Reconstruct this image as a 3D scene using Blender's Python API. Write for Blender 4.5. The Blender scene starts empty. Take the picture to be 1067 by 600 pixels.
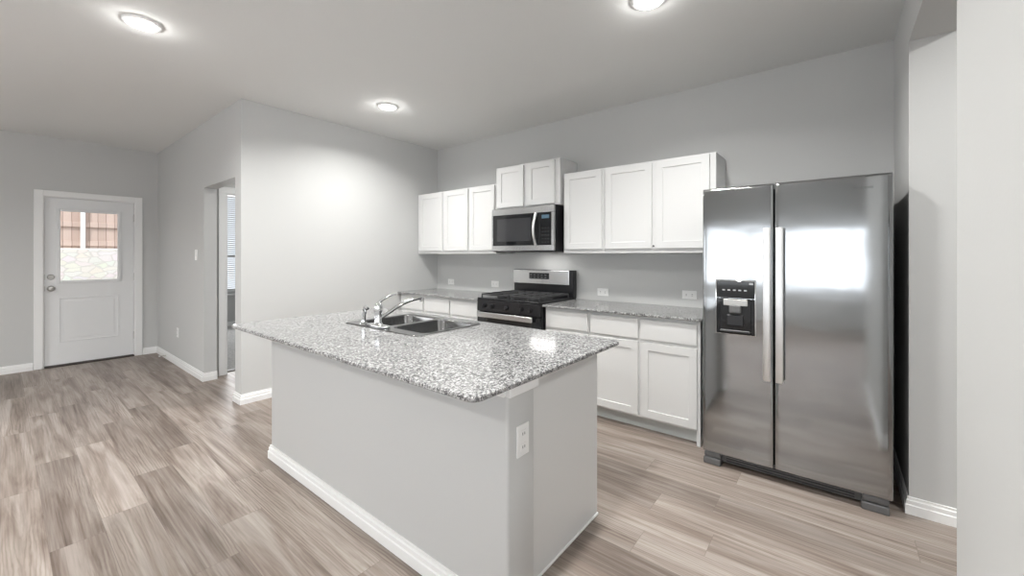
import bpy, bmesh, math, random
from mathutils import Vector, Matrix
random.seed(7)
S = bpy.context.scene
COL = S.collection

# ------------------------------------------------------------------ camera
cam_d = bpy.data.cameras.new('camera'); cam = bpy.data.objects.new('camera', cam_d); COL.objects.link(cam)
cam.location = (0, 0, 1.34); cam.rotation_euler = (math.pi / 2, 0, math.radians(38.577))
cam_d.sensor_width = 36; cam_d.lens = 423.5 / 1067 * 36
cam_d.shift_y = -(300 - 266.25) / 1067
cam_d.clip_start = 0.02
S.camera = cam

# ------------------------------------------------------------------ light
EXPOSURE = 0.62
S.view_settings.view_transform = 'Standard'; S.view_settings.look = 'None'
S.view_settings.gamma = 1; S.view_settings.use_curve_mapping = False
S.view_settings.exposure = EXPOSURE
W = bpy.data.worlds.new('sky'); S.world = W; W.use_nodes = True
wn = W.node_tree.nodes; bg = wn['Background']
bg.inputs['Color'].default_value = (0.86, 0.93, 1.0, 1); bg.inputs['Strength'].default_value = 1.3

def lamp(name, kind, loc, energy, color=(1, 1, 1), rot=(0, 0, 0), **kw):
    d = bpy.data.lights.new(name, kind); d.energy = energy; d.color = color
    for k, v in kw.items(): setattr(d, k, v)
    o = bpy.data.objects.new(name, d); COL.objects.link(o); o.location = loc; o.rotation_euler = rot
    return o
# sun outside, on the yard beyond the front door
lamp('sun', 'SUN', (0, 0, 10), 1.5, (1, .97, .93), (math.radians(28), math.radians(32), 0), angle=.02)
H = 2.755                                                   # ceiling height
REAR = -3.68
D_ = -7.341                                                 # inner face of the front door wall
# daylight through the two living room windows behind the camera (they face +Y)
DAY = (0.97, 0.985, 1.0)
WINS = [(-2.75, 1.85, .70, 1.90), (-5.9, -3.9, .70, 1.90)]
for i, (x0, x1, z0, z1) in enumerate(WINS):
    lamp('window_and_fill_light', 'AREA', ((x0 + x1) / 2, REAR - .15, (z0 + z1) / 2), (21, 10)[i], DAY, (math.pi / 2, 0, 0), shape='RECTANGLE', size=x1 - x0, size_y=z1 - z0)
lamp('window_and_fill_light', 'AREA', (D_ - .2, -2.2, 1.35), 34, DAY, (math.pi / 2, 0, -math.pi / 2), shape='RECTANGLE', size=1.7, size_y=1.3)  # added fill through an invented, unseen window in the door wall
lamp('window_and_fill_light', 'AREA', (2.2, -1.9, 1.35), 62, DAY, (math.pi / 2, 0, math.pi / 2), shape='RECTANGLE', size=1.9, size_y=1.3)  # added fill from an invented right-hand window, brightens the island end panel
# recessed can lamps: the three in view get a fixture further down, the rest of the grid sits overhead and behind, plus an added one far left
CANS = [(-3.30, .53), (-3.32, 2.275), (-.81, 2.225)]
CAN_W, WARM = 17, (1, .995, .97)
for x, y, w in [(x, y, CAN_W) for x, y in CANS] + [(-.81, .53, CAN_W), (-5.8, -1.9, 26), (-3.3, -1.9, 18), (-.81, -1.9, 18)]:  # far left can is added out of view to brighten the door wall
    lamp('can_and_fill_lamp', 'AREA', (x, y, H - .022), w, WARM, shape='DISK', size=.15, spread=math.radians(150))
    lamp('added_can_halo', 'POINT', (x, y, H - .045), 1.2, WARM, shadow_soft_size=.02)  # extra point lamp added below each can for a halo on the ceiling
lamp('passage_fill', 'AREA', (1.2, 2.25, H - .03), 15, WARM, shape='DISK', size=.15)  # unseen lamp added in the passage to light the jamb and island end
lamp('hall_lamp', 'AREA', (-4.85, 2.5, H - .03), 8, WARM, shape='DISK', size=.15)
# bedroom daylight through its window (faces +X)
lamp('bedroom_daylight', 'AREA', (-8.7, 2.75, 1.6), 26, DAY, (math.pi / 2, 0, -math.pi / 2), shape='RECTANGLE', size=1.0, size_y=1.8)

# ------------------------------------------------------------------ materials
def new_mat(name):
    m = bpy.data.materials.new(name); m.use_nodes = True
    return m, m.node_tree.nodes, m.node_tree.links, m.node_tree.nodes['Principled BSDF']

def plain(name, col, rough=.5, metal=0, bump=0, scale=200, spec=None, **kw):
    m, n, l, b = new_mat(name)
    b.inputs['Base Color'].default_value = (*col, 1); b.inputs['Roughness'].default_value = rough
    b.inputs['Metallic'].default_value = metal
    if spec is not None: b.inputs['Specular IOR Level'].default_value = spec
    if bump:
        tc = n.new('ShaderNodeTexCoord'); t = n.new('ShaderNodeTexNoise'); t.inputs['Scale'].default_value = scale
        t.inputs['Detail'].default_value = 3
        l.new(tc.outputs['Object'], t.inputs['Vector'])
        u = n.new('ShaderNodeBump'); u.inputs['Strength'].default_value = bump; u.inputs['Distance'].default_value = .002
        l.new(t.outputs['Fac'], u.inputs['Height']); l.new(u.outputs['Normal'], b.inputs['Normal'])
    for k, v in kw.items(): b.inputs[k].default_value = v
    return m

def emit(name, col, strength):
    m, n, l, b = new_mat(name)
    b.inputs['Base Color'].default_value = (*col, 1)
    b.inputs['Emission Color'].default_value = (*col, 1); b.inputs['Emission Strength'].default_value = strength
    return m

class G:                                                    # tiny node-graph helper
    def __init__(s, m): s.n = m.node_tree.nodes; s.l = m.node_tree.links
    def put(s, sock, v):
        if hasattr(v, 'is_output'): s.l.new(v, sock)
        else: sock.default_value = v
    def math(s, op, a, b=0.0, c=0.0):
        x = s.n.new('ShaderNodeMath'); x.operation = op
        for i, v in enumerate((a, b, c)): s.put(x.inputs[i], v)
        return x.outputs[0]
    def xyz(s, x, y, z):
        c = s.n.new('ShaderNodeCombineXYZ')
        for i, v in enumerate((x, y, z)): s.put(c.inputs[i], v)
        return c.outputs[0]
    def white(s, v):
        w = s.n.new('ShaderNodeTexWhiteNoise'); w.noise_dimensions = '3D'; s.put(w.inputs['Vector'], v)
        return w.outputs['Value']
    def noise(s, v, scale, detail=3, rough=.5, dist=0):
        t = s.n.new('ShaderNodeTexNoise'); s.put(t.inputs['Vector'], v)
        t.inputs['Scale'].default_value = scale; t.inputs['Detail'].default_value = detail
        t.inputs['Roughness'].default_value = rough; t.inputs['Distortion'].default_value = dist
        return t.outputs['Fac']
    def ramp(s, f, stops):
        r = s.n.new('ShaderNodeValToRGB'); s.put(r.inputs[0], f)
        e = r.color_ramp.elements
        while len(e) < len(stops): e.new(.5)
        for q, (p, c) in zip(e, stops): q.position = p; q.color = (*c, 1) if len(c) == 3 else c
        return r.outputs[0]
    def mix(s, f, a, b, mode='MIX'):
        x = s.n.new('ShaderNodeMix'); x.data_type = 'RGBA'; x.blend_type = mode
        s.put(x.inputs['Factor'], f)
        for k, v in ((6, a), (7, b)):
            if isinstance(v, tuple): v = (*v, 1) if len(v) == 3 else v
            s.put(x.inputs[k], v)
        return x.outputs[2]
    def bump(s, h, strength, dist=.002):
        u = s.n.new('ShaderNodeBump'); s.put(u.inputs['Height'], h)
        u.inputs['Strength'].default_value = strength; u.inputs['Distance'].default_value = dist
        return u.outputs['Normal']

def floor_material():
    m, n, l, b = new_mat('oak_vinyl_plank'); g = G(m)
    pos = n.new('ShaderNodeNewGeometry').outputs['Position']
    sp = n.new('ShaderNodeSeparateXYZ'); l.new(pos, sp.inputs[0]); x, y = sp.outputs[0], sp.outputs[1]
    PW, PL = .182, 1.22
    v = g.math('DIVIDE', g.math('ADD', y, .05), PW); row = g.math('FLOOR', v)
    off = g.math('MULTIPLY', g.white(g.xyz(row, 3.1, 0.7)), PL)
    u = g.math('DIVIDE', g.math('ADD', x, off), PL); colm = g.math('FLOOR', u)
    r1 = g.white(g.xyz(row, colm, 1.5)); r2 = g.white(g.xyz(row, colm, 8.5))
    # grain runs along X, each plank its own piece of the pattern
    gx = g.math('ADD', g.math('MULTIPLY', x, 1.0), g.math('MULTIPLY', r2, 37.0))
    gv = g.xyz(g.math('MULTIPLY', gx, .75), g.math('MULTIPLY', y, 8.5), g.math('MULTIPLY', r1, 11.0))
    broad = g.noise(gv, 1.5, 5, .55, .9)
    fine = g.noise(g.xyz(g.math('MULTIPLY', gx, 1.3), g.math('MULTIPLY', y, 62.0), r1), 1.6, 3, .55)
    # cathedral rings on some planks
    yl = g.math('MULTIPLY', g.math('SUBTRACT', g.math('FRACT', v), g.math('MULTIPLY_ADD', r1, .5, .25)), 5.0)
    arch = g.math('SQRT', g.math('MULTIPLY_ADD', yl, yl, .06))
    wob = g.noise(g.xyz(g.math('MULTIPLY', gx, 2.2), g.math('MULTIPLY', y, 16.0), r1), 1.5, 3, .55)
    fld = g.math('ADD', g.math('ADD', arch, g.math('MULTIPLY', gx, .55)), g.math('MULTIPLY', wob, .85))
    ring = g.math('MULTIPLY_ADD', g.math('SINE', g.math('MULTIPLY', fld, 19.0)), .5, .5)
    patch = g.ramp(g.noise(g.xyz(g.math('MULTIPLY', gx, .9), g.math('MULTIPLY', y, 4.0), r2), 1.0, 2), [(.48, (0, 0, 0)), (.62, (1, 1, 1))])
    base = g.ramp(broad, [(.28, (.145, .102, .080)), (.46, (.300, .242, .205)), (.62, (.45, .392, .352)), (.75, (.52, .463, .425))])
    tone = g.ramp(r1, [(0, (.53, .515, .505)), (.5, (.77, .765, .762)), (1, (.88, .88, .88))])
    c = g.mix(1.0, base, tone, 'MULTIPLY')
    c = g.mix(g.math('MULTIPLY', patch, .24), c, g.ramp(ring, [(.05, (.17, .125, .10)), (.35, (.44, .38, .335)), (1, (.56, .50, .45))]))
    c = g.mix(.17, c, g.ramp(fine, [(.36, (.10, .07, .052)), (.62, (.50, .435, .388))]))
    fv = g.math('FRACT', v); fu = g.math('FRACT', u)
    e1 = g.math('MINIMUM', fv, g.math('SUBTRACT', 1, fv)); e2 = g.math('MINIMUM', fu, g.math('SUBTRACT', 1, fu))
    seam = g.math('MAXIMUM', g.math('LESS_THAN', e1, .006), g.math('LESS_THAN', e2, .0011))
    c = g.mix(g.math('MULTIPLY', seam, .45), c, (.13, .10, .085))
    l.new(c, b.inputs['Base Color']); b.inputs['Roughness'].default_value = .42
    b.inputs['Specular IOR Level'].default_value = .42
    l.new(g.bump(g.math('SUBTRACT', fine, seam), .25, .0012), b.inputs['Normal'])
    return m

def granite_material():
    m, n, l, b = new_mat('speckled_granite'); g = G(m)
    pos = n.new('ShaderNodeTexCoord').outputs['Object']
    a = g.noise(pos, 95, 3, .65); k = g.noise(pos, 190, 2, .55); d = g.noise(pos, 26, 3, .6)
    base = g.ramp(a, [(.41, (.10, .098, .098)), (.485, (.235, .235, .235)), (.565, (.46, .46, .455)), (.69, (.62, .62, .615))])
    dk = g.ramp(k, [(.39, (0, 0, 0)), (.44, (1, 1, 1))])
    dk2 = g.ramp(g.noise(pos, 150, 4, .7, .4), [(.385, (0, 0, 0)), (.43, (1, 1, 1))])
    c = g.mix(dk, (.045, .045, .05), base); c = g.mix(dk2, (.09, .088, .09), c)
    c = g.mix(g.ramp(d, [(.45, (0, 0, 0)), (.7, (.3, .3, .3))]), c, (.50, .50, .495))
    l.new(c, b.inputs['Base Color']); b.inputs['Roughness'].default_value = .13
    b.inputs['Specular IOR Level'].default_value = .5
    return m

def steel_material(name, col=(.62, .625, .63), rough=.2, axis='X', streak=.10, wav=.0):
    m, n, l, b = new_mat(name); g = G(m)
    pos = n.new('ShaderNodeNewGeometry').outputs['Position']
    mp = n.new('ShaderNodeMapping'); l.new(pos, mp.inputs[0])
    mp.inputs['Scale'].default_value = (1.2, 1, 260) if axis == 'X' else (260, 260, 1.2)
    f = g.noise(mp.outputs[0], 1, 3, .6)
    b.inputs['Base Color'].default_value = (*col, 1); b.inputs['Metallic'].default_value = 1
    l.new(g.math('MULTIPLY_ADD', f, streak, rough - streak / 2), b.inputs['Roughness'])
    if wav:
        mq = n.new('ShaderNodeMapping'); l.new(pos, mq.inputs[0]); mq.inputs['Scale'].default_value = (1.1, 1, 2.6)
        w = g.noise(mq.outputs[0], 1.7, 2, .5)
        l.new(g.bump(g.math('ADD', g.math('MULTIPLY', w, 6.0), g.math('MULTIPLY', f, .02)), wav, .01), b.inputs['Normal'])
    return m

def wood_fence_material():
    m, n, l, b = new_mat('cedar_fence'); g = G(m)
    pos = n.new('ShaderNodeNewGeometry').outputs['Position']
    sp = n.new('ShaderNodeSeparateXYZ'); l.new(pos, sp.inputs[0]); y = sp.outputs[1]
    v = g.math('DIVIDE', y, .11); r = g.white(g.xyz(g.math('FLOOR', v), 1, 1))
    c = g.ramp(r, [(0, (.50, .37, .31)), (1, (.66, .52, .45))])
    f = g.math('FRACT', v); c = g.mix(g.math('LESS_THAN', f, .06), c, (.2, .12, .09))
    l.new(c, b.inputs['Base Color']); b.inputs['Roughness'].default_value = .8
    return m

def stone_material():
    m, n, l, b = new_mat('limestone_rubble'); g = G(m)
    pos = n.new('ShaderNodeNewGeometry').outputs['Position']
    mp = n.new('ShaderNodeMapping'); l.new(pos, mp.inputs[0]); mp.inputs['Scale'].default_value = (1, 6.5, 11)
    wob = g.noise(pos, 5, 2)
    vv = n.new('ShaderNodeVectorMath'); vv.operation = 'ADD'; l.new(mp.outputs[0], vv.inputs[0])
    l.new(g.xyz(0, wob, wob), vv.inputs[1])
    vo = n.new('ShaderNodeTexVoronoi'); vo.feature = 'DISTANCE_TO_EDGE'; vo.inputs['Scale'].default_value = 1.0
    l.new(vv.outputs[0], vo.inputs['Vector'])
    v2 = n.new('ShaderNodeTexVoronoi'); v2.inputs['Scale'].default_value = 1.0; l.new(vv.outputs[0], v2.inputs['Vector'])
    face = g.mix(.22, (.80, .77, .72), v2.outputs['Color'], 'SOFT_LIGHT')
    c = g.mix(g.ramp(vo.outputs['Distance'], [(.0, (1, 1, 1)), (.10, (0, 0, 0))]), face, (.64, .61, .57))
    l.new(c, b.inputs['Base Color']); b.inputs['Roughness'].default_value = .9
    return m

def carpet_material():
    m, n, l, b = new_mat('grey_carpet'); g = G(m)
    pos = n.new('ShaderNodeNewGeometry').outputs['Position']
    f = g.noise(pos, 55, 4, .7)
    l.new(g.ramp(f, [(.35, (.30, .295, .29)), (.65, (.62, .61, .60))]), b.inputs['Base Color'])
    b.inputs['Roughness'].default_value = .95; l.new(g.bump(f, .6, .01), b.inputs['Normal'])
    return m

def glass_material(name, tint=(1, 1, 1)):
    m, n, l, b = new_mat(name); n.remove(b)
    out = n['Material Output']; t = n.new('ShaderNodeBsdfTransparent'); t.inputs[0].default_value = (*tint, 1)
    gl = n.new('ShaderNodeBsdfGlossy'); gl.inputs['Roughness'].default_value = .02
    fr = n.new('ShaderNodeFresnel'); fr.inputs['IOR'].default_value = 1.45
    x = n.new('ShaderNodeMixShader'); l.new(fr.outputs[0], x.inputs[0]); l.new(t.outputs[0], x.inputs[1]); l.new(gl.outputs[0], x.inputs[2])
    l.new(x.outputs[0], out.inputs['Surface'])
    return m

M = dict(
    wall=plain('grey_wall_paint', (.585, .588, .582), .65, bump=.16, scale=90, spec=.25),
    ceil=plain('ceiling_paint', (.775, .777, .768), .9, bump=.15, scale=60, spec=.1),
    trim=plain('white_trim_paint', (.86, .86, .855), .38),
    door=plain('white_door_paint', (.80, .805, .81), .4),
    cab=plain('white_cabinet_paint', (.74, .742, .737), .36),
    cabside=plain('cabinet_side_laminate', (.70, .70, .695), .45),
    toe=plain('grey_toe_kick', (.60, .62, .61), .5),
    plate=plain('white_plastic', (.88, .88, .87), .3),
    slot=plain('dark_slot', (.05, .05, .05), .6),
    black=plain('black_plastic', (.018, .018, .02), .35),
    gloss=plain('black_glass', (.012, .013, .015), .06, spec=.6),
    window=plain('dark_oven_window', (.045, .046, .05), .08, spec=.6),
    iron=plain('cast_iron', (.03, .03, .032), .5, bump=.3, scale=400),
    enamel=plain('black_enamel', (.015, .015, .017), .18),
    chrome=plain('chrome', (.80, .81, .82), .08, 1),
    nickel=plain('satin_nickel', (.50, .49, .47), .28, 1),
    steel=steel_material('brushed_steel_door', (.42, .432, .442), .10, 'X', .09, .03),
    handle=steel_material('brushed_steel_handle', (.86, .865, .87), .38, 'Z', .06),
    rangesteel=steel_material('brushed_steel_trim', (.66, .665, .67), .22, 'X', .1),
    sink=steel_material('sink_steel', (.27, .27, .27), .2, 'X', .1),
    grey=plain('dark_grey_plastic', (.13, .13, .132), .45),
    display=emit('blue_lit_display', (.05, .10, .14), .25),
    lens=emit('lamp_lens', (1, .985, .96), 14),
    threshold=plain('bronze_threshold', (.07, .06, .055), .45, .4),
    ground=plain('pale_ground', (.42, .38, .32), .95, bump=.5, scale=20),
    post=plain('white_painted_metal', (.9, .9, .9), .5),
    blind=plain('white_blind_slat', (.84, .85, .85), .5, **{'Transmission Weight': .0}),
    rubber=plain('white_rubber', (.8, .8, .8), .7),
    badge=plain('badge_metal', (.16, .16, .165), .3, .9),
    print=plain('grey_print', (.45, .46, .47), .5),
    floor=floor_material(), granite=granite_material(), fence=wood_fence_material(), stone=stone_material(),
    carpet=carpet_material(), glass=glass_material('clear_glass'),
)

# ------------------------------------------------------------------ geometry helpers
class MB:
    def __init__(s): s.bm = bmesh.new()
    def box(s, x0, x1, y0, y1, z0, z1, bev=0, seg=1):
        g = bmesh.ops.create_cube(s.bm, size=1)
        vs = g['verts']
        for v in vs:
            v.co = Vector(((x0 + x1) / 2 + v.co.x * (x1 - x0), (y0 + y1) / 2 + v.co.y * (y1 - y0), (z0 + z1) / 2 + v.co.z * (z1 - z0)))
        if bev:
            es = list({e for v in vs for e in v.link_edges})
            bmesh.ops.bevel(s.bm, geom=es, offset=bev, segments=seg, affect='EDGES', profile=.5)
        return s
    def cyl(s, p, q, r, r2=None, n=24, cap=True):
        p, q = Vector(p), Vector(q); d = q - p
        mt = Matrix.Translation((p + q) / 2) @ d.to_track_quat('Z', 'Y').to_matrix().to_4x4()
        bmesh.ops.create_cone(s.bm, cap_ends=cap, segments=n, radius1=r, radius2=r if r2 is None else r2, depth=d.length, matrix=mt)
        return s
    def tube(s, pts, rad, n=14):
        pts = [Vector(p) for p in pts]; rings = []
        up = Vector((0, 0, 1))
        for i, p in enumerate(pts):
            t = (pts[min(i + 1, len(pts) - 1)] - pts[max(i - 1, 0)]).normalized()
            a = t.cross(up if abs(t.z) < .95 else Vector((1, 0, 0))).normalized(); b = a.cross(t)
            r = rad[i] if isinstance(rad, (list, tuple)) else rad
            rings.append([s.bm.verts.new(p + (a * math.cos(2 * math.pi * k / n) + b * math.sin(2 * math.pi * k / n)) * r) for k in range(n)])
        for A, B in zip(rings, rings[1:]):
            for k in range(n): s.bm.faces.new((A[k], A[(k + 1) % n], B[(k + 1) % n], B[k]))
        s.bm.faces.new(rings[0][::-1]); s.bm.faces.new(rings[-1])
        return s
    def lathe(s, c, prof, n=32, axis='Z'):                   # prof: (radius, offset along the axis)
        c = Vector(c); rings = []
        for r, h in prof:
            ring = []
            for k in range(n):
                a = 2 * math.pi * k / n; x, y = r * math.cos(a), r * math.sin(a)
                v = {'Z': (x, y, h), 'X': (h, x, y), 'Y': (x, h, y)}[axis]
                ring.append(s.bm.verts.new(c + Vector(v)))
            rings.append(ring)
        for A, B in zip(rings, rings[1:]):
            for k in range(n): s.bm.faces.new((A[k], A[(k + 1) % n], B[(k + 1) % n], B[k]))
        s.bm.faces.new(rings[0][::-1]); s.bm.faces.new(rings[-1])
        return s
    def sweep(s, prof, path):                                # closed 2-D profile carried along given frames
        rings = [[s.bm.verts.new(f(a, b)) for a, b in prof] for f in path]
        k = len(prof)
        for A, B in zip(rings, rings[1:]):
            for i in range(k): s.bm.faces.new((A[i], A[(i + 1) % k], B[(i + 1) % k], B[i]))
        s.bm.faces.new(rings[0][::-1]); s.bm.faces.new(rings[-1])
        return s
    def slab(s, outline, z0, z1, hole=None, r=.005):         # stone slab with an eased edge and an optional cut-out
        def ring(pts, z): return [s.bm.verts.new((x, y, z)) for x, y in pts]
        cx = sum(p[0] for p in outline) / len(outline); cy = sum(p[1] for p in outline) / len(outline)
        ins = [(x - math.copysign(r, x - cx), y - math.copysign(r, y - cy)) for x, y in outline]
        R = [ring(ins, z0), ring(outline, z0 + r), ring(outline, z1 - r), ring(ins, z1)]
        k = len(outline)
        for A, B in zip(R, R[1:]):
            for i in range(k): s.bm.faces.new((A[i], A[(i + 1) % k], B[(i + 1) % k], B[i]))
        if not hole:
            s.bm.faces.new(R[0][::-1]); s.bm.faces.new(R[3]); return s
        h0, h1 = ring(hole, z0), ring(hole, z1); j = len(hole)
        for i in range(j): s.bm.faces.new((h0[i], h1[i], h1[(i + 1) % j], h0[(i + 1) % j]))
        for A, B in ((R[0], h0), (R[3], h1)):
            ed = []
            for L in (A, B):
                for i in range(len(L)):
                    e = s.bm.edges.get((L[i], L[(i + 1) % len(L)])) or s.bm.edges.new((L[i], L[(i + 1) % len(L)]))
                    ed.append(e)
            bmesh.ops.triangle_fill(s.bm, use_beauty=True, use_dissolve=False, edges=ed)
        return s
    def build(s, name, mat, parent=None, smooth=False):
        bmesh.ops.recalc_face_normals(s.bm, faces=s.bm.faces)
        if parent is not None:
            w = Vector((0, 0, 0)); p = parent
            while p is not None: w += p.location; p = p.parent
            for v in s.bm.verts: v.co -= w
        me = bpy.data.meshes.new(name); s.bm.to_mesh(me); s.bm.free()
        me.materials.append(M[mat] if isinstance(mat, str) else mat)
        if smooth:
            for f in me.polygons: f.use_smooth = True
            try: me.set_sharp_from_angle(angle=math.radians(38))
            except Exception: pass
        o = bpy.data.objects.new(name, me); COL.objects.link(o)
        if parent is not None: o.parent = parent
        return o

def tag(o, label, cat, group=None):
    o['label'] = label; o['category'] = cat
    if group: o['group'] = group
    return o
def struct(o): o['kind'] = 'structure'; return o
def thing(name, loc, label, cat, group=None):
    o = bpy.data.objects.new(name, None); COL.objects.link(o); o.location = loc; o.empty_display_size = .1
    return tag(o, label, cat, group)
def copy_tree(o, parent=None):
    c = o.copy(); COL.objects.link(c)
    if parent is not None: c.parent = parent
    for ch in list(o.children): copy_tree(ch, c)
    return c
def rrect(x0, x1, y0, y1, r, n=6):
    pts = []
    for cx, cy, a in ((x1 - r, y0 + r, -90), (x1 - r, y1 - r, 0), (x0 + r, y1 - r, 90), (x0 + r, y0 + r, 180)):
        for k in range(n + 1):
            t = math.radians(a + 90 * k / n); pts.append((cx + r * math.cos(t), cy + r * math.sin(t)))
    return pts

# ------------------------------------------------------------------ key planes
B, L, C, D, R = 3.642, -4.186, 1.340, -7.341, .296          # back wall, kitchen left wall, hall wall, door wall, right wall
T = .116

# floor and ceiling
f = MB(); f.box(D - T, 2.1, REAR - T, C + T, -.06, 0); f.box(-5.50, 2.1, C + T, B + T, -.06, 0); struct(f.build('floor', 'floor'))
f = MB(); f.box(-9.2, -5.50, C + T, 5.1, -.06, 0.004); struct(f.build('floor_bedroom', 'carpet'))
f = MB(); f.box(D - T, 2.1, REAR - T, 5.1, H, H + .12); f.box(-9.2, D - T, C, 5.1, H, H + .12); struct(f.build('ceiling', 'ceil'))

# walls
def wall(name, boxes, mat='wall'):
    m = MB()
    for b in boxes: m.box(*b)
    return struct(m.build(name, mat))
wall('wall_back', [(-5.38, 2.1, B, B + T, 0, H)])
wall('wall_left', [(L - .152, L, C, B, 0, H)])
OX0, OX1, OZ = -5.27, L - .152, 2.065
wall('wall_hall', [(-9.2, OX0, C, C + T, 0, H), (OX0, OX1, C, C + T, OZ, H)])
DY0, DY1, DZ = .295, 1.112, 2.052
wall('wall_door', [(D - T, D, REAR - T, -3.1, 0, H), (D - T, D, -3.1, -1.3, 0, .7), (D - T, D, -3.1, -1.3, 2.0, H), (D - T, D, -1.3, DY0, 0, H), (D - T, D, DY1, C, 0, H), (D - T, D, DY0, DY1, DZ, H)])
HX = -5.38
wall('wall_bedroom', [(HX - T, HX, C + T, 1.572, 0, H), (HX - T, HX, 2.36, 5.1, 0, H), (HX - T, HX, 1.572, 2.36, 2.04, H)])
BX = -9.0; BW = (2.05, 3.45, .62, 2.50)
wall('wall_bedroom_far', [(BX - .2, BX, C + T, BW[0], 0, H), (BX - .2, BX, BW[1], 5.1, 0, H), (BX - .2, BX, BW[0], BW[1], 0, BW[2]), (BX - .2, BX, BW[0], BW[1], BW[3], H)])
wall('wall_bedroom_side', [(BX - .2, HX, 5.0, 5.1, 0, H)])
RY0, RY1, RZ, RT = 1.868, 2.945, 2.455, .171
wall('wall_right', [(R, R + RT, .35, RY0, 0, H), (R, R + RT, RY1, B, 0, H), (R, R + RT, RY0, RY1, RZ, H)])
wall('wall_passage', [(2.0, 2.1, REAR, -2.9, 0, H), (2.0, 2.1, -.9, B, 0, H), (2.0, 2.1, -2.9, -.9, 0, .7), (2.0, 2.1, -2.9, -.9, 2.0, H)])
rb = []; xs = D - T
for x0, x1, z0, z1 in sorted(WINS):
    rb += [(xs, x0, REAR - T, REAR, 0, H), (x0, x1, REAR - T, REAR, 0, z0), (x0, x1, REAR - T, REAR, z1, H)]; xs = x1
rb.append((xs, 2.1, REAR - T, REAR, 0, H)); wall('wall_rear', rb)
# living room windows behind the camera
for i, (x0, x1, z0, z1) in enumerate(WINS):
    m = MB(); fw = .05
    m.box(x0, x1, REAR - .09, REAR - .03, z0, z0 + fw); m.box(x0, x1, REAR - .09, REAR - .03, z1 - fw, z1)
    nx = 3
    for k in range(nx + 1):
        xx = x0 + (x1 - x0 - fw) * k / nx; m.box(xx, xx + fw, REAR - .09, REAR - .03, z0 + fw, z1 - fw)
    w = struct(m.build('window_%d' % (i + 2), 'trim'))
    MB().box(x0 + fw, x1 - fw, REAR - .064, REAR - .058, z0 + fw, z1 - fw).build('pane', 'glass', w)

m = MB()  # unseen window added in the door wall to let in more ambient light
for a in ((-3.1, -3.05, .7, 2.0), (-1.35, -1.3, .7, 2.0), (-2.225, -2.175, .75, 1.95), (-3.05, -1.35, .7, .75), (-3.05, -1.35, 1.95, 2.0)): m.box(D - .09, D - .03, *a)
w = struct(m.build('window_4', 'trim'))
MB().box(D - .064, D - .058, -3.05, -1.35, .75, 1.95).build('pane', 'glass', w)

m = MB()  # unseen window added in the passage wall to light the island end
for a in ((-2.9, -2.85, .7, 2.0), (-.95, -.9, .7, 2.0), (-1.925, -1.875, .75, 1.95), (-2.85, -.95, .7, .75), (-2.85, -.95, 1.95, 2.0)): m.box(2.02, 2.08, *a)
w = struct(m.build('window_5', 'trim'))
MB().box(2.047, 2.053, -2.85, -.95, .75, 1.95).build('pane', 'glass', w)

# baseboards: stepped profile swept along each wall (a: out from the wall, b: up)
BP = [(0, 0), (.016, 0), (.016, .046), (.0115, .051), (.0115, .070), (.0065, .075), (.0065, .086), (0, .088)]
def base_run(mb, p, q, out, e0=0, e1=0):                     # p, q along the wall foot; out = unit normal; e = extra length per unit of depth (mitres)
    p, q, out = Vector((*p, 0)), Vector((*q, 0)), Vector((*out, 0)); t = (q - p).normalized()
    mb.sweep(BP, [lambda a, b: p + out * a - t * (e0 * a) + Vector((0, 0, b)), lambda a, b: q + out * a + t * (e1 * a) + Vector((0, 0, b))])
def baseboard(name, runs):
    m = MB()
    for r in runs: base_run(m, *r)
    return struct(m.build(name, 'trim'))
baseboard('baseboard_door', [((D, REAR), (D, .222), (1, 0)), ((D, 1.183), (D, C), (1, 0), 0, -1)])
baseboard('baseboard_hall', [((D, C), (OX0, C), (0, -1), -1, 1), ((OX0, C), (OX0, C + T), (1, 0), 1, 0)])
baseboard('baseboard_left', [((OX1, C), (L, C), (0, -1), 1, 1), ((L, C), (L, 3.06), (1, 0), 1, 0), ((OX1, C), (OX1, B), (-1, 0), 1, 0)])
baseboard('baseboard_right', [((R, RY1), (R + RT, RY1), (0, -1), 1, 1), ((R, RY1), (R, B), (-1, 0), 1, 0), ((R, .35), (R, RY0), (-1, 0), 1, 1), ((R, .35), (R + RT, .35), (0, -1), 1, 1), ((R, RY0), (R + RT, RY0), (0, 1), 1, 1)])
baseboard('baseboard_bedroom', [((BX, C + T), (BX, 5.0), (1, 0))])

# doorway to the bedroom: casing, jamb lining, threshold strip
m = MB()
m.box(HX, HX + .018, 1.500, 1.572, 0, 2.04, .004); m.box(HX, HX + .018, 2.36, 2.432, 0, 2.04, .004); m.box(HX, HX + .018, 1.500, 2.432, 2.04, 2.112, .004)
m.box(HX - T, HX, 1.572, 1.586, 0, 2.04); m.box(HX - T, HX, 2.346, 2.36, 0, 2.04); m.box(HX - T, HX, 1.586, 2.346, 2.026, 2.04)
struct(m.build('trim_1', 'trim'))
m = MB(); m.box(-5.53, -5.47, 1.586, 2.346, 0, .012, .004); struct(m.build('trim_2', 'threshold'))

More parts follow.
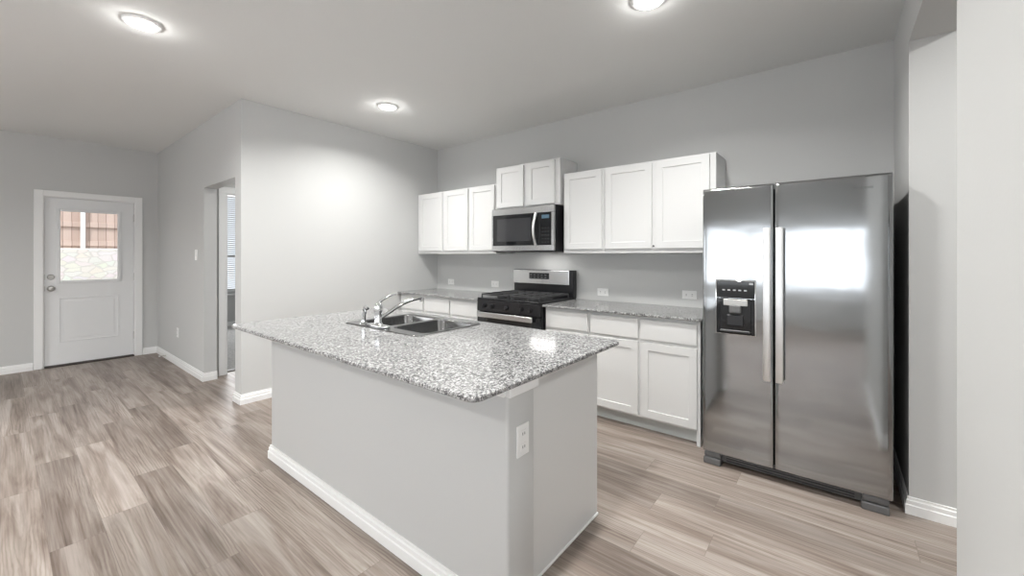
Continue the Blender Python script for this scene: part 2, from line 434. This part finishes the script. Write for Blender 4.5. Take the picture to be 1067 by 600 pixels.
# bedroom window
m = MB(); y0, y1, z0, z1 = BW
for a in ((y0, y0 + .05, z0, z1), (y1 - .05, y1, z0, z1), (y0 + .05, y1 - .05, z0, z0 + .05), (y0 + .05, y1 - .05, z1 - .05, z1), (y0 + .05, y1 - .05, 1.30, 1.35)):
    m.box(BX - .14, BX - .08, *a)
w1 = struct(m.build('window_1', 'trim'))
MB().box(BX - .112, BX - .106, y0 + .05, y1 - .05, z0 + .05, z1 - .05).build('pane', 'glass', w1)
MB().box(BX - .08, BX + .06, y0 - .05, y1 + .05, z0 - .03, z0, .006).build('window_sill', 'trim', w1)
bl = thing('window_blind', (BX - .02, (y0 + y1) / 2, z1), 'white horizontal slat blind hanging in the bedroom window beyond the hall doorway', 'blind')
MB().box(BX - .045, BX + .005, y0 + .01, y1 - .01, z1 - .06, z1 - .005, .004).build('head_rail', 'blind', bl)
m = MB(); zz = z1 - .09
while zz > .70:
    m.sweep([(-.016, -.012), (.016, .012), (.016, .0135), (-.016, -.0105)], [lambda a, b, q=zz, yy=y: Vector((BX - .02 + a, yy, q + b)) for y in (y0 + .015, y1 - .015)])
    zz -= .038
m.build('slats', 'blind', bl)
MB().box(BX - .038, BX - .002, y0 + .015, y1 - .015, .665, .69, .004).build('bottom_rail', 'blind', bl)

# ------------------------------------------------------------------ front door (faces +X)
d1 = thing('door_1', (D, (DY0 + DY1) / 2, 0), 'white half-lite front door with one lower panel in the far left wall', 'door'); struct(d1)
m = MB()
CW = .074
m.box(D, D + .018, DY0 - CW + .006, DY0 + .006, 0, DZ + .066, .004); m.box(D, D + .018, DY1 - .006, DY1 + CW - .006, 0, DZ + .066, .004)
m.box(D, D + .018, DY0 + .006, DY1 - .006, DZ - .006, DZ + .066, .004)
m.box(D - T, D, DY0, DY0 + .014, 0, DZ); m.box(D - T, D, DY1 - .014, DY1, 0, DZ); m.box(D - T, D, DY0 + .014, DY1 - .014, DZ - .012, DZ)
m.build('casing', 'trim', d1)
sx0, sx1 = D - .062, D - .018                                # slab thickness
sy0, sy1, sz0, sz1 = DY0 + .017, DY1 - .017, .022, DZ - .015
gy0, gy1, gz0, gz1 = .432, .945, 1.03, 1.885                 # glass opening
m = MB()
m.box(sx0, sx1, sy0, gy0, sz0, sz1); m.box(sx0, sx1, gy1, sy1, sz0, sz1); m.box(sx0, sx1, gy0, gy1, gz1, sz1); m.box(sx0, sx1, gy0, gy1, sz0, gz0)
slab = m.build('door_slab', 'door', d1)
def frame_x(mb, y0, y1, z0, z1, w, xa, xb, bev=.004):       # picture-frame moulding on a face looking along X
    mb.box(xa, xb, y0, y0 + w, z0, z1, bev); mb.box(xa, xb, y1 - w, y1, z0, z1, bev)
    mb.box(xa, xb, y0 + w, y1 - w, z0, z0 + w, bev); mb.box(xa, xb, y0 + w, y1 - w, z1 - w, z1, bev)
m = MB(); frame_x(m, gy0 - .028, gy1 + .028, gz0 - .028, gz1 + .028, .034, sx1 - .004, sx1 + .012, .005); m.build('glass_frame', 'door', d1)
MB().box(D - .043, D - .038, gy0, gy1, gz0, gz1).build('glass_pane', 'glass', d1)
m = MB(); frame_x(m, .422, .955, .285, .828, .016, sx1 - .003, sx1 + .005, .003); m.box(sx1 - .002, sx1 + .004, .466, .911, .33, .785, .004); m.build('lower_panel', 'door', d1)
k = MB(); k.lathe((sx1, .362, .945), [(.033, -.002), (.033, .006), (.027, .010), (.012, .012), (.011, .028), (.022, .036), (.0285, .048), (.0285, .056), (.022, .066), (.008, .070)], 28, 'X'); k.build('door_knob', 'nickel', d1, True)
k = MB(); k.lathe((sx1, .362, 1.083), [(.032, -.002), (.032, .008), (.026, .014), (.024, .018)], 28, 'X'); k.box(sx1 + .016, sx1 + .034, .345, .379, 1.078, 1.088, .003); k.build('deadbolt', 'nickel', d1, True)
k = MB(); k.box(sx1 - .02, sx1 + .001, sy0 - .001, sy0 + .003, .915, .975); k.box(sx1 - .02, sx1 + .001, sy0 - .001, sy0 + .003, 1.05, 1.115); k.build('latch_plate', 'nickel', d1)
for z in (.28, 1.06, 1.84):
    MB().cyl((sx1 + .006, sy1 + .005, z - .05), (sx1 + .006, sy1 + .005, z + .05), .007, n=12).build('hinge', 'nickel', d1)
MB().box(D - .1, D + .03, DY0 + .014, DY1 - .014, 0, .02, .004).build('threshold', 'threshold', d1)

# yard beyond the front door
m = MB(); m.box(-16, D - T, -7, C, -.16, -.08); m.box(-16, -9.2, C, 8, -.16, -.08); struct(m.build('ground', 'ground'))
sw = tag(MB().box(-10.85, -10.5, -4.5, 1.9, -.09, 1.47, .02).build('retaining_wall', 'stone'), 'pale rubble stone garden wall seen through the glass of the front door', 'wall')
fe = thing('wooden_fence', (-10.7, .6, 1.47), 'reddish brown board fence standing on the stone garden wall outside the front door', 'fence')
MB().box(-10.72, -10.70, -4.5, 1.9, 1.47, 2.75).build('fence_boards', 'fence', fe)
for z in (1.56, 1.90, 2.55):
    MB().box(-10.70, -10.66, -4.5, 1.9, z - .045, z + .045, .004).build('fence_rail', 'fence', fe)
for y in (-1.6, .906):
    MB().box(-10.66, -10.61, y - .03, y + .03, 1.47, 2.75, .004).build('fence_post', 'post', fe)

# ------------------------------------------------------------------ recessed ceiling lights
labs = ['round recessed ceiling light nearest the front door side, left of the hall corner', 'round recessed ceiling light between the hall corner and the kitchen back corner', 'round recessed ceiling light above the walkway in front of the refrigerator']
src = None
for (x, y), lb in zip(CANS, labs):
    if src is None:
        src = thing('recessed_light', (x, y, H), lb, 'ceiling light', 'recessed ceiling lights')
        m = MB(); m.lathe((x, y, H), [(.070, -.004), (.075, -.014), (.090, -.010), (.094, 0), (.070, 0)], 40)
        # ring, open in the middle
        m.build('trim_ring', 'trim', src, True)
        MB().lathe((x, y, H), [(.001, -.012), (.05, -.011), (.069, -.008), (.069, -.003), (.001, -.003)], 36).build('lens', 'lens', src, True)
    else:
        c = copy_tree(src); c.location = (x, y, H); c['label'] = lb

# ------------------------------------------------------------------ cabinets (fronts face -Y)
def shaker(mb, x0, x1, z0, z1, y, t=.02, w=.056, dep=.008):
    def r(x0, x1, z0, z1, yy): return [mb.bm.verts.new((x, yy, z)) for x, z in ((x0, z0), (x1, z0), (x1, z1), (x0, z1))]
    e = .002
    rings = [r(x0, x1, z0, z1, y + t), r(x0, x1, z0, z1, y + e), r(x0 + e, x1 - e, z0 + e, z1 - e, y), r(x0 + w, x1 - w, z0 + w, z1 - w, y),
             r(x0 + w + .003, x1 - w - .003, z0 + w + .003, z1 - w - .003, y + dep)]
    for A, Bq in zip(rings, rings[1:]):
        for i in range(4): mb.bm.faces.new((A[i], A[(i + 1) % 4], Bq[(i + 1) % 4], Bq[i]))
    mb.bm.faces.new(rings[0][::-1]); mb.bm.faces.new(rings[-1])
    return mb
UY, UB = 3.300, 3.321
def wall_cabinet(x0, x1, z0, z1, doors, label, dz=(.036, .012), bumper=None):
    t = thing('wall_cabinet', ((x0 + x1) / 2, B, z0), label, 'cabinet', 'white wall cabinets')
    MB().box(x0, x1, UB, B - .001, z0, z1, .0015).build('cabinet_body', 'cab', t)
    for a, b in doors:
        shaker(MB(), a, b, z0 + dz[0], z1 - dz[1], UY).build('door', 'cab', t)
    if bumper: o = MB().lathe((bumper[0], UY - .001, bumper[1]), [(.007, 0.001), (.007, -.006), (.004, -.008)], 14, 'Y').build('bumper', 'black', t); o['label'] = 'small black door bumper'
    return t
Z0, Z1 = 1.362, 2.115
wall_cabinet(-4.183, -3.690, Z0, Z1, [(-4.138, -3.712)], 'single door white wall cabinet in the back corner against the left wall')
wall_cabinet(-3.688, -2.868, Z0, Z1, [(-3.676, -3.278), (-3.252, -2.880)], 'double door white wall cabinet left of the microwave')
wall_cabinet(-2.864, -2.062, 1.832, 2.278, [(-2.835, -2.490), (-2.440, -2.115)], 'short raised two door white cabinet above the microwave', (.012, .014))
wall_cabinet(-2.020, -1.605, Z0, Z1, [(-2.002, -1.622)], 'single door white wall cabinet right of the microwave')
wall_cabinet(-1.603, -.700, Z0, Z1, [(-1.588, -1.177), (-1.145, -.742)], 'double door white wall cabinet beside the refrigerator', bumper=(-1.160, 1.418))

BYF = 3.030                                                   # base door faces
def base_cabinet(x0, x1, cols, label, end=False):
    t = thing('base_cabinet', ((x0 + x1) / 2, B, 0), label, 'cabinet', 'white base cabinets')
    m = MB(); m.box(x0, x1, BYF + .021, B - .001, .10, .8805, .0015)
    m.build('cabinet_body', 'cab', t)
    MB().box(x0 + .002, x1 - (.024 if end else .002), BYF + .085, BYF + .10, 0, .10).build('toe_kick', 'toe', t)
    if end: MB().box(x1 - .022, x1 + .004, BYF + .012, B - .001, 0, .8805, .0015).build('end_panel', 'cab', t)
    for a, b in cols:
        MB().box(a, b, BYF, BYF + .02, .706, .852, .0025).build('drawer_front', 'cab', t)
        shaker(MB(), a, b, .118, .682, BYF).build('door', 'cab', t)
    return t
base_cabinet(-4.170, -3.727, [(-4.150, -3.738)], 'single white base cabinet in the back corner behind the faucet')
base_cabinet(-3.725, -2.850, [(-3.712, -3.298), (-3.278, -2.875)], 'two drawer white base cabinet left of the black range')
base_cabinet(-2.045, -1.607, [(-2.030, -1.618)], 'single drawer white base cabinet right of the black range')
base_cabinet(-1.605, -.745, [(-1.592, -1.186), (-1.164, -.762)], 'two drawer white base cabinet beside the refrigerator', True)

tag(MB().slab(rrect(-4.184, -2.835, 3.003, B - .002, .004, 2), .881, .902).build('countertop', 'granite'), 'speckled granite countertop running from the left wall to the range', 'countertop', 'granite countertops')
tag(MB().slab(rrect(-2.052, -.722, 3.003, B - .002, .004, 2), .881, .902).build('countertop', 'granite'), 'speckled granite countertop between the range and the refrigerator', 'countertop', 'granite countertops')

# ------------------------------------------------------------------ island
KX0, KX1, KY0, KY1 = -2.93, -.906, 1.112, 1.275
m = MB(); m.box(KX0, KX1, KY0, KY1, 0, .880, .012, 3)
struct(m.build('wall_island', 'wall', None, True))
baseboard('baseboard_island', [((KX0, KY0), (KX1, KY0), (0, -1), 1, 1), ((KX0, KY0), (KX0, KY1), (-1, 0), 1, 0), ((KX1, KY0), (KX1, KY1), (1, 0), 1, 0)])
m = MB()                                                      # trim cap around the knee wall end, under the stone
m.box(KX1 - .001, KX1 + .022, KY0 - .014, KY1 - .001, .843, .8805, .003); m.box(KX1 - .045, KX1 - .001, KY0 - .022, KY0 - .001, .843, .8805, .003)
struct(m.build('trim_3', 'trim'))
ic = thing('island_cabinet', (-1.93, 1.6, 0), 'grey white island cabinet with plain end panel, behind the island half wall', 'cabinet')
m = MB()                                                      # open-topped carcass: the sink bowls hang inside
m.box(-2.90, -.985, KY1 + .001, KY1 + .017, .10, .8805); m.box(-2.90, -.985, 1.889, 1.905, .10, .8805); m.box(-2.90, -2.884, KY1 + .017, 1.889, .10, .8805); m.box(-1.001, -.985, KY1 + .017, 1.889, .10, .8805); m.box(-2.884, -1.001, KY1 + .017, 1.889, .10, .116)
m.build('cabinet_body', 'cab', ic)
MB().box(-2.90, -.985, KY1 + .001, 1.85, 0, .10).build('toe_kick', 'toe', ic)
MB().box(-.985, -.970, KY1 + .001, 1.925, 0, .846, .0015).build('end_panel', 'cabside', ic)
MB().box(-.985, -.976, KY1 + .001, 1.915, .846, .8805).build('filler_strip', 'cabside', ic)
MB().box(-.970, -.962, KY1 + .001, 1.925, 0, .014, .003).build('shoe_molding', 'trim', ic)
IX0, IX1, IY0, IY1 = -3.015, -.868, .903, 1.992
SX0, SX1, SY0, SY1 = -2.505, -1.765, 1.385, 1.912             # sink outline
cut = rrect(SX0 + .014, SX1 - .014, SY0 + .06, SY1 - .014, .03)
isl = tag(MB().slab(rrect(IX0, IX1, IY0, IY1, .035), .881, .902, cut).build('countertop', 'granite'), 'large speckled granite island top holding the sink and faucet', 'countertop', 'granite countertops')

# sink: raised steel deck with two bowls
sk = thing('kitchen_sink', (-2.135, 1.65, .902), 'double bowl stainless steel sink set into the granite island', 'sink')
bowls = [(-2.478, -2.155), (-2.115, -1.792)]; by0, by1 = 1.468, 1.885
m = MB(); bm = m.bm
def ringv(pts, z): return [bm.verts.new((x, y, z)) for x, y in pts]
o0 = ringv(rrect(SX0, SX1, SY0, SY1, .03), .9025); o1 = ringv(rrect(SX0 + .004, SX1 - .004, SY0 + .004, SY1 - .004, .027), .907)
nn = len(o0)
for i in range(nn): bm.faces.new((o0[i], o0[(i + 1) % nn], o1[(i + 1) % nn], o1[i]))
inner = [ringv(rrect(a, b, by0, by1, .05), .905) for a, b in bowls]
ed = []
for Lp in [o1] + inner:
    for i in range(len(Lp)):
        e = bm.edges.get((Lp[i], Lp[(i + 1) % len(Lp)])) or bm.edges.new((Lp[i], Lp[(i + 1) % len(Lp)])); ed.append(e)
bmesh.ops.triangle_fill(bm, use_beauty=True, use_dissolve=False, edges=ed)
m.build('sink_deck', 'sink', sk)
for a, b in bowls:
    m = MB(); bm = m.bm; rs = []
    for ins, z, rr in ((0, .905, .05), (.004, .895, .05), (.012, .76, .05), (.028, .735, .05), (.06, .728, .05)):
        rs.append(ringv(rrect(a + ins, b - ins, by0 + ins, by1 - ins, rr), z))
    for A, Bq in zip(rs, rs[1:]):
        for i in range(len(A)): bm.faces.new((A[i], A[(i + 1) % len(A)], Bq[(i + 1) % len(A)], Bq[i]))
    bm.faces.new(rs[-1])
    bw = m.build('bowl', 'sink', sk, True)
    MB().lathe(((a + b) / 2, (by0 + by1) / 2, .728), [(.045, .001), (.045, .004), (.036, .003), (.030, .0015), (.002, .0015)], 28).build('drain', 'chrome', bw, True)

fa = thing('faucet', (-2.185, 1.428, .907), 'chrome single lever kitchen faucet standing behind the sink bowls on the island', 'faucet')
fx, fy, fz = -2.185, 1.430, .907
m = MB(); m.slab(rrect(fx - .105, fx + .105, fy - .026, fy + .026, .025), fz, fz + .012, None, .003); m.build('base_plate', 'chrome', fa, True)
m = MB(); m.lathe((fx, fy, fz + .01), [(.030, 0), (.027, .008), (.023, .02), (.022, .07), (.0245, .085), (.0245, .11), (.021, .128), (.012, .138), (.003, .14)], 28); m.build('faucet_body', 'chrome', fa, True)
pts = []
for k in range(13):
    t = k / 12; pts.append((fx + .035 * t, fy + .012 + .285 * t, fz + .048 + .098 * math.sin(t * 1.62) + .006 * t))
m = MB(); m.tube(pts, [.013 - .002 * k / 12 for k in range(13)])
e = pts[-1]; m.cyl((e[0], e[1], e[2] + .008), (e[0], e[1] + .004, e[2] - .022), .0125, .011, 18); m.build('spout', 'chrome', fa, True)
m = MB(); m.tube([(fx, fy, fz + .142), (fx + .012, fy + .02, fz + .162), (fx + .03, fy + .055, fz + .184), (fx + .045, fy + .095, fz + .196)], [.011, .008, .0065, .0055], 12); m.build('lever', 'chrome', fa, True)
sp = thing('side_sprayer', (-2.345, 1.428, .907), 'small chrome pull-out side sprayer to the left of the faucet', 'sprayer')
qx, qy = -2.345, 1.430
MB().lathe((qx, qy, fz - .001), [(.026, 0), (.024, .008), (.016, .014), (.0145, .024), (.002, .026)], 24).build('sprayer_base', 'chrome', sp, True)
m = MB(); m.tube([(qx, qy, fz + .02), (qx, qy, fz + .06), (qx + .001, qy + .002, fz + .082), (qx + .006, qy + .010, fz + .100), (qx + .012, qy + .020, fz + .110)], [.0125, .0145, .018, .021, .017], 16); m.build('spray_head', 'chrome', sp, True)

# ------------------------------------------------------------------ wall plates
def outlet(loc, n_axis, label, wide=False, w=.072, h=.116, kind='outlet', group='wall outlets'):
    """loc: centre on the wall; n_axis: 'Y' looks to -Y, 'X' looks to +X."""
    t = thing(kind, loc, label, 'outlet' if kind == 'outlet' else 'switch', group)
    if wide: w, h = h, w
    def pt(mb, u0, u1, v0, v1, d0, d1, bev=0):
        x, y, z = loc
        if n_axis == 'Y': mb.box(x + u0, x + u1, y - d1, y - d0, z + v0, z + v1, bev)
        else: mb.box(x + d0, x + d1, y + u0, y + u1, z + v0, z + v1, bev)
        return mb
    pt(MB(), -w / 2, w / 2, -h / 2, h / 2, 0, .006, .002).build('cover_plate', 'plate', t)
    if kind == 'outlet':
        for s in (-1, 1):
            c = .024 * s
            a = (c - .014, c + .014, -.016, .016) if wide else (-.016, .016, c - .014, c + .014)
            sk_ = pt(MB(), *a, .005, .0075, .001).build('socket', 'plate', t)
            for q in (-1, 1):
                if wide: b = (c - .005, c + .005, q * .006 - .0014, q * .006 + .0014)
                else: b = (q * .006 - .0014, q * .006 + .0014, c - .005, c + .005)
                pt(MB(), *b, .0072, .0079).build('slot', 'slot', sk_)
    else:
        for c in ((-.023, .023) if w > .1 else (0,)):
            pt(MB(), c - .006, c + .006, -.012, .012, .005, .014, .002).build('toggle', 'plate', t)
    return t
outlet((-3.915, B, 1.000), 'Y', 'white outlet on the back wall, nearest the left corner', True)
outlet((-3.160, B, 1.004), 'Y', 'white outlet on the back wall just left of the range', True)
outlet((-1.772, B, .985), 'Y', 'white outlet on the back wall just right of the range', True)
outlet((-.975, B, 1.006), 'Y', 'white outlet on the back wall closest to the refrigerator', True)
outlet((KX1, 1.196, .662), 'X', 'white outlet on the near end of the island half wall')
outlet((-6.30, C, .398), 'Y', 'white outlet low on the hall wall between front door and opening')
outlet((-5.54, C, 1.348), 'Y', 'white light switch on the hall wall beside the opening', kind='light_switch', group=None)
ds = thing('door_stop', (-6.80, C - .016, .045), 'small white tipped spring door stop on the hall baseboard', 'door stop')
MB().cyl((-6.80, C - .016, .045), (-6.80, C - .075, .045), .006, n=12).build('spring', 'nickel', ds)
MB().cyl((-6.80, C - .075, .045), (-6.80, C - .090, .045), .009, n=14).build('tip', 'rubber', ds)

# ------------------------------------------------------------------ refrigerator
FX0, FX1, FY = -.677, .228, 2.83
rf = thing('refrigerator', (-.225, 3.2, 0), 'stainless steel side by side refrigerator with dispenser in the left door', 'refrigerator')
MB().box(FX0 + .006, FX1 - .006, FY + .075, 3.60, .03, 1.742, .004).build('cabinet_body', 'black', rf)
def fridge_door(name, x0, x1):
    m = MB(); z0, z1 = .083, 1.768; n = 10; depth = .068
    prof = []
    for k in range(n + 1):
        t = k / n; x = x0 + (x1 - x0) * t; e = min(t, 1 - t) * (x1 - x0)
        rr = .012; y = FY + (rr - math.sqrt(max(0, rr * rr - (rr - e) ** 2)) if e < rr else 0) + .004 * (2 * t - 1) ** 2
        prof.append((x, y))
    prof = [(x0, FY + .009), (x0 + .0015, FY + .0055), (x0 + .005, FY + .0032)] + [(x0 + (x1 - x0) * t, FY + .003 * (2 * t - 1) ** 2) for t in (.05, .15, .3, .5, .7, .85, .95)] + [(x1 - .005, FY + .0032), (x1 - .0015, FY + .0055), (x1, FY + .009), (x1, FY + depth), (x0, FY + depth)]
    rows = [(z0, .006), (z0 + .008, 0), (z0 + .011, 0), (z1 - .016, 0), (z1 - .012, 0), (z1 - .003, .006), (z1, .014)]
    rings = [[m.bm.verts.new((x, (y + ins if y < FY + .05 else y), z)) for x, y in prof] for z, ins in rows]
    q = len(prof)
    for A, Bq in zip(rings, rings[1:]):
        for i in range(q): m.bm.faces.new((A[i], A[(i + 1) % q], Bq[(i + 1) % q], Bq[i]))
    m.bm.faces.new(rings[0][::-1]); m.bm.faces.new(rings[-1])
    return m, name
XS = -.286
m, nm = fridge_door('freezer_door', FX0, XS - .0035); fdoor = m.build(nm, 'steel', rf, True)
m, nm = fridge_door('refrigerator_door', XS + .0035, FX1); rdoor = m.build(nm, 'steel', rf, True)
def bar_handle(x0, x1, par):
    m = MB(); z0, z1 = .605, 1.502; yo = FY - .052
    m.box(x0, x1, yo, yo + .016, z0, z1, .005, 2); h = m.build('handle', 'handle', par, True)
    for z in (z0 + .03, z1 - .03): MB().box(x0 + .008, x1 - .008, yo + .015, FY + .004, z - .022, z + .022, .003).build('handle_mount', 'handle', h)
bar_handle(-.336, -.298, fdoor); bar_handle(-.274, -.236, rdoor)
# ice and water dispenser: framed black panel with a recessed bay
dp = MB().box(-.600, -.376, FY - .006, FY + .03, .848, 1.190, .006, 2)
dp = dp.build('dispenser', 'chrome', rf, True); dp['label'] = 'black water and ice dispenser with a thin bright rim'
m = MB(); m.box(-.594, -.382, FY - .009, FY + .02, 1.075, 1.184, .004); m.box(-.594, -.572, FY - .009, FY + .02, .854, 1.075, .003); m.box(-.404, -.382, FY - .009, FY + .02, .854, 1.075, .003)
m.box(-.572, -.404, FY - .009, FY + .02, .854, .876, .003); m.box(-.572, -.404, FY - .0065, FY + .02, .876, 1.075); m.build('control_panel', 'gloss', dp)
m = MB(); m.box(-.555, -.420, FY - .0095, FY - .004, 1.030, 1.070, .003); m.build('trim_strip', 'nickel', dp); MB().box(-.520, -.455, FY - .022, FY - .004, .985, 1.034, .006).build('chute', 'grey', dp)
m = MB(); m.box(-.535, -.440, FY - .014, FY - .004, .905, .975, .006); m.build('paddle', 'black', dp)
MB().box(-.568, -.408, FY - .030, FY - .006, .868, .880, .003).build('drip_tray', 'black', dp)
for k in range(5): MB().box(-.560 + k * .030, -.545 + k * .030, FY - .0098, FY - .008, 1.122, 1.130).build('icon', 'print', dp)
MB().box(-.412, -.392, FY - .0098, FY - .008, 1.163, 1.174).build('icon', 'print', dp)
# badge lettering
cu = bpy.data.curves.new('badge_text', 'FONT'); cu.body = 'Whirlpool'; cu.size = .030; cu.extrude = .0006; cu.align_x = 'CENTER'; cu.align_y = 'CENTER'
to = bpy.data.objects.new('badge_tmp', cu); COL.objects.link(to)
bpy.context.view_layer.update()
me = bpy.data.meshes.new_from_object(to.evaluated_get(bpy.context.evaluated_depsgraph_get())); bpy.data.objects.remove(to)
me.transform(Matrix.Translation(Vector((.112, FY - .0008, 1.700)) - rf.location) @ Matrix.Rotation(math.pi / 2, 4, 'X') @ Matrix.Diagonal((.62, .75, 1, 1)))
me.materials.clear(); me.materials.append(M['badge'])
bo = bpy.data.objects.new('badge', me); COL.objects.link(bo); bo.parent = rf
# hinge covers, toe grille, feet
for x0, x1 in ((FX0 + .02, FX0 + .13), (FX1 - .13, FX1 - .02)):
    MB().box(x0, x1, FY + .02, FY + .17, 1.7425, 1.760, .006, 2).build('hinge_cover', 'grey', rf)
MB().box(FX0 + .10, FX1 - .12, FY + .055, FY + .085, .018, .078, .004).build('toe_grille', 'grey', rf)
m = MB()
for k in range(3): m.box(FX0 + .13, FX1 - .15, FY + .051, FY + .056, .028 + k * .016, .034 + k * .016)
m.build('grille_slots', 'black', rf)
for x0, x1 in ((FX0 + .004, FX0 + .104), (FX1 - .124, FX1 - .012)):
    ft = MB().box(x0, x1, FY + .006, FY + .10, 0, .042, .006, 2).build('foot', 'grey', rf)
    MB().box(x0 + .004, x1 - .002, FY + .012, FY + .10, .046, .080, .006, 2).build('foot_cap', 'grey', ft)

# ------------------------------------------------------------------ range
GX0, GX1, GY = -2.822, -2.060, 2.972
rg = thing('gas_range', (-2.44, 3.3, 0), 'black and stainless freestanding gas range between the two granite counters', 'range')
MB().box(GX0, GX1, GY + .04, 3.625, .03, .905, .003).build('range_body', 'enamel', rg)
for x in (GX0 + .06, GX1 - .06):
    for y in (GY + .09, 3.57): MB().cyl((x, y, 0), (x, y, .031), .018, n=14).build('leveling_foot', 'black', rg)
MB().box(GX0 + .003, GX1 - .003, GY + .008, GY + .04, .045, .195, .004).build('storage_drawer', 'rangesteel', rg)
od = MB().box(GX0 + .003, GX1 - .003, GY, GY + .04, .205, .780, .004).build('oven_door', 'gloss', rg)
MB().box(GX0 + .10, GX1 - .10, GY - .002, GY + .01, .30, .66, .003).build('oven_window', 'window', od)
m = MB(); m.box(GX0 + .030, GX1 - .06, GY - .036, GY - .018, .735, .788, .007, 3)
for x in (GX0 + .05, GX1 - .10): m.box(x - .014, x + .014, GY - .020, GY + .002, .748, .778, .003)
m.build('door_handle', 'rangesteel', od)
MB().box(GX0, GX1, GY + .004, GY + .04, .790, .905, .004).build('control_panel', 'enamel', rg)
for x in (GX0 + .10, GX0 + .20, GX0 + .38, GX1 - .20, GX1 - .10):
    kb = MB(); kb.lathe((x, GY + .004, .846), [(.022, .001), (.021, -.016), (.018, -.020), (.002, -.021)], 24, 'Y'); kb = kb.build('burner_knob', 'enamel', rg, True)
    MB().box(x - .003, x + .003, GY - .0235, GY - .016, .828, .864, .001).build('pointer', 'black', kb)
MB().box(GX0, GX1, GY + .004, 3.56, .905, .922, .005).build('cooktop', 'enamel', rg)
for x in (GX0 + .19, GX1 - .19):
    for y in (GY + .17, GY + .43):
        bn = MB().lathe((x, y, .922), [(.052, 0), (.052, .008), (.040, .012), (.040, .020), (.036, .024), (.002, .025)], 24).build('burner', 'iron', rg, True)
for gx0, gx1 in ((GX0 + .025, -2.446), (-2.436, GX1 - .025)):
    m = MB(); z0, z1 = .944, .960; y0, y1 = GY + .04, GY + .555; bw = .011
    for y in (y0, (y0 + y1) / 2 - bw / 2, y1 - bw): m.box(gx0, gx1, y, y + bw, z0, z1, .002)
    for x in (gx0, (gx0 + gx1) / 2 - bw / 2, gx1 - bw): m.box(x, x + bw, y0, y1, z0, z1, .002)
    for y in (y0 + .125, y1 - .135): m.box(gx0, gx1, y, y + bw, z0, z1, .002)
    for x in (gx0, gx1 - bw):
        for y in (y0, y1 - bw): m.box(x, x + bw, y, y + bw, .922, z0 + .002)
    m.build('grate', 'iron', rg)
bgd = MB().box(GX0, GX1, 3.575, 3.636, .905, 1.190, .005).build('backguard', 'enamel', rg)
MB().box(GX0 - .002, GX1 - .045, 3.560, 3.576, 1.038, 1.188, .006, 2).build('fascia', 'rangesteel', bgd)
cd = MB().box(-2.600, -2.345, 3.556, 3.565, 1.092, 1.156, .002).build('clock_display', 'gloss', bgd)
for i in range(5):
    for j in range(2): MB().box(-2.585 + i * .047, -2.563 + i * .047, 3.5552, 3.557, 1.104 + j * .026, 1.112 + j * .026).build('button', 'grey', cd)

# ------------------------------------------------------------------ microwave
MX0, MX1, MZ0, MZ1 = -2.845, -2.068, 1.378, 1.820
MY = 3.222
mw = thing('microwave', (-2.456, B, MZ0), 'stainless over-the-range microwave under the short raised cabinet', 'microwave')
MB().box(MX0, MX1, MY + .03, B - .002, MZ0, MZ1 + .004, .003).build('oven_body', 'black', mw)
m = MB(); m.box(MX0, MX1, MY, MY + .029, MZ1 - .068, MZ1, .004); m.box(MX0, MX1, MY, MY + .029, MZ0 + .008, MZ0 + .066, .004); m.box(MX0, MX0 + .018, MY, MY + .029, MZ0 + .064, MZ1 - .066, .002); m.box(MX1 - .03, MX1, MY, MY + .029, MZ0 + .064, MZ1 - .066, .002)
m.build('fascia', 'rangesteel', mw)
md = MB().box(MX0 + .018, -2.235, MY - .002, MY + .029, MZ0 + .066, MZ1 - .068, .003).build('door', 'gloss', mw)
MB().box(MX0 + .075, -2.33, MY - .0035, MY, MZ0 + .105, MZ1 - .105, .001).build('door_window', 'window', md)
kp = MB().box(-2.235, MX1 - .03, MY - .001, MY + .029, MZ0 + .066, MZ1 - .068, .002).build('keypad', 'gloss', mw)
MB().box(-2.205, -2.12, MY - .0022, MY, MZ1 - .125, MZ1 - .09).build('clock_display', 'display', kp)
for i in range(3):
    for j in range(5): MB().box(-2.205 + i * .033, -2.185 + i * .033, MY - .002, MY, MZ0 + .085 + j * .034, MZ0 + .095 + j * .034).build('button', 'black', kp)
hp = [(-2.272, MY - .004 - .045 * math.sin(math.pi * k / 12), MZ0 + .058 + (MZ1 - MZ0 - .128) * k / 12) for k in range(13)]
m = MB(); m.tube(hp, .0135, 14); m.build('handle', 'handle', md, True)
MB().box(MX0 + .05, MX1 - .05, MY + .06, B - .06, MZ0 - .004, MZ0, .001).build('vent_grille', 'grey', mw)
lamp('cooktop_lamp', 'AREA', (-2.33, 3.42, MZ0 - .008), .9, (1, .99, .96), shape='RECTANGLE', size=.30, size_y=.08)
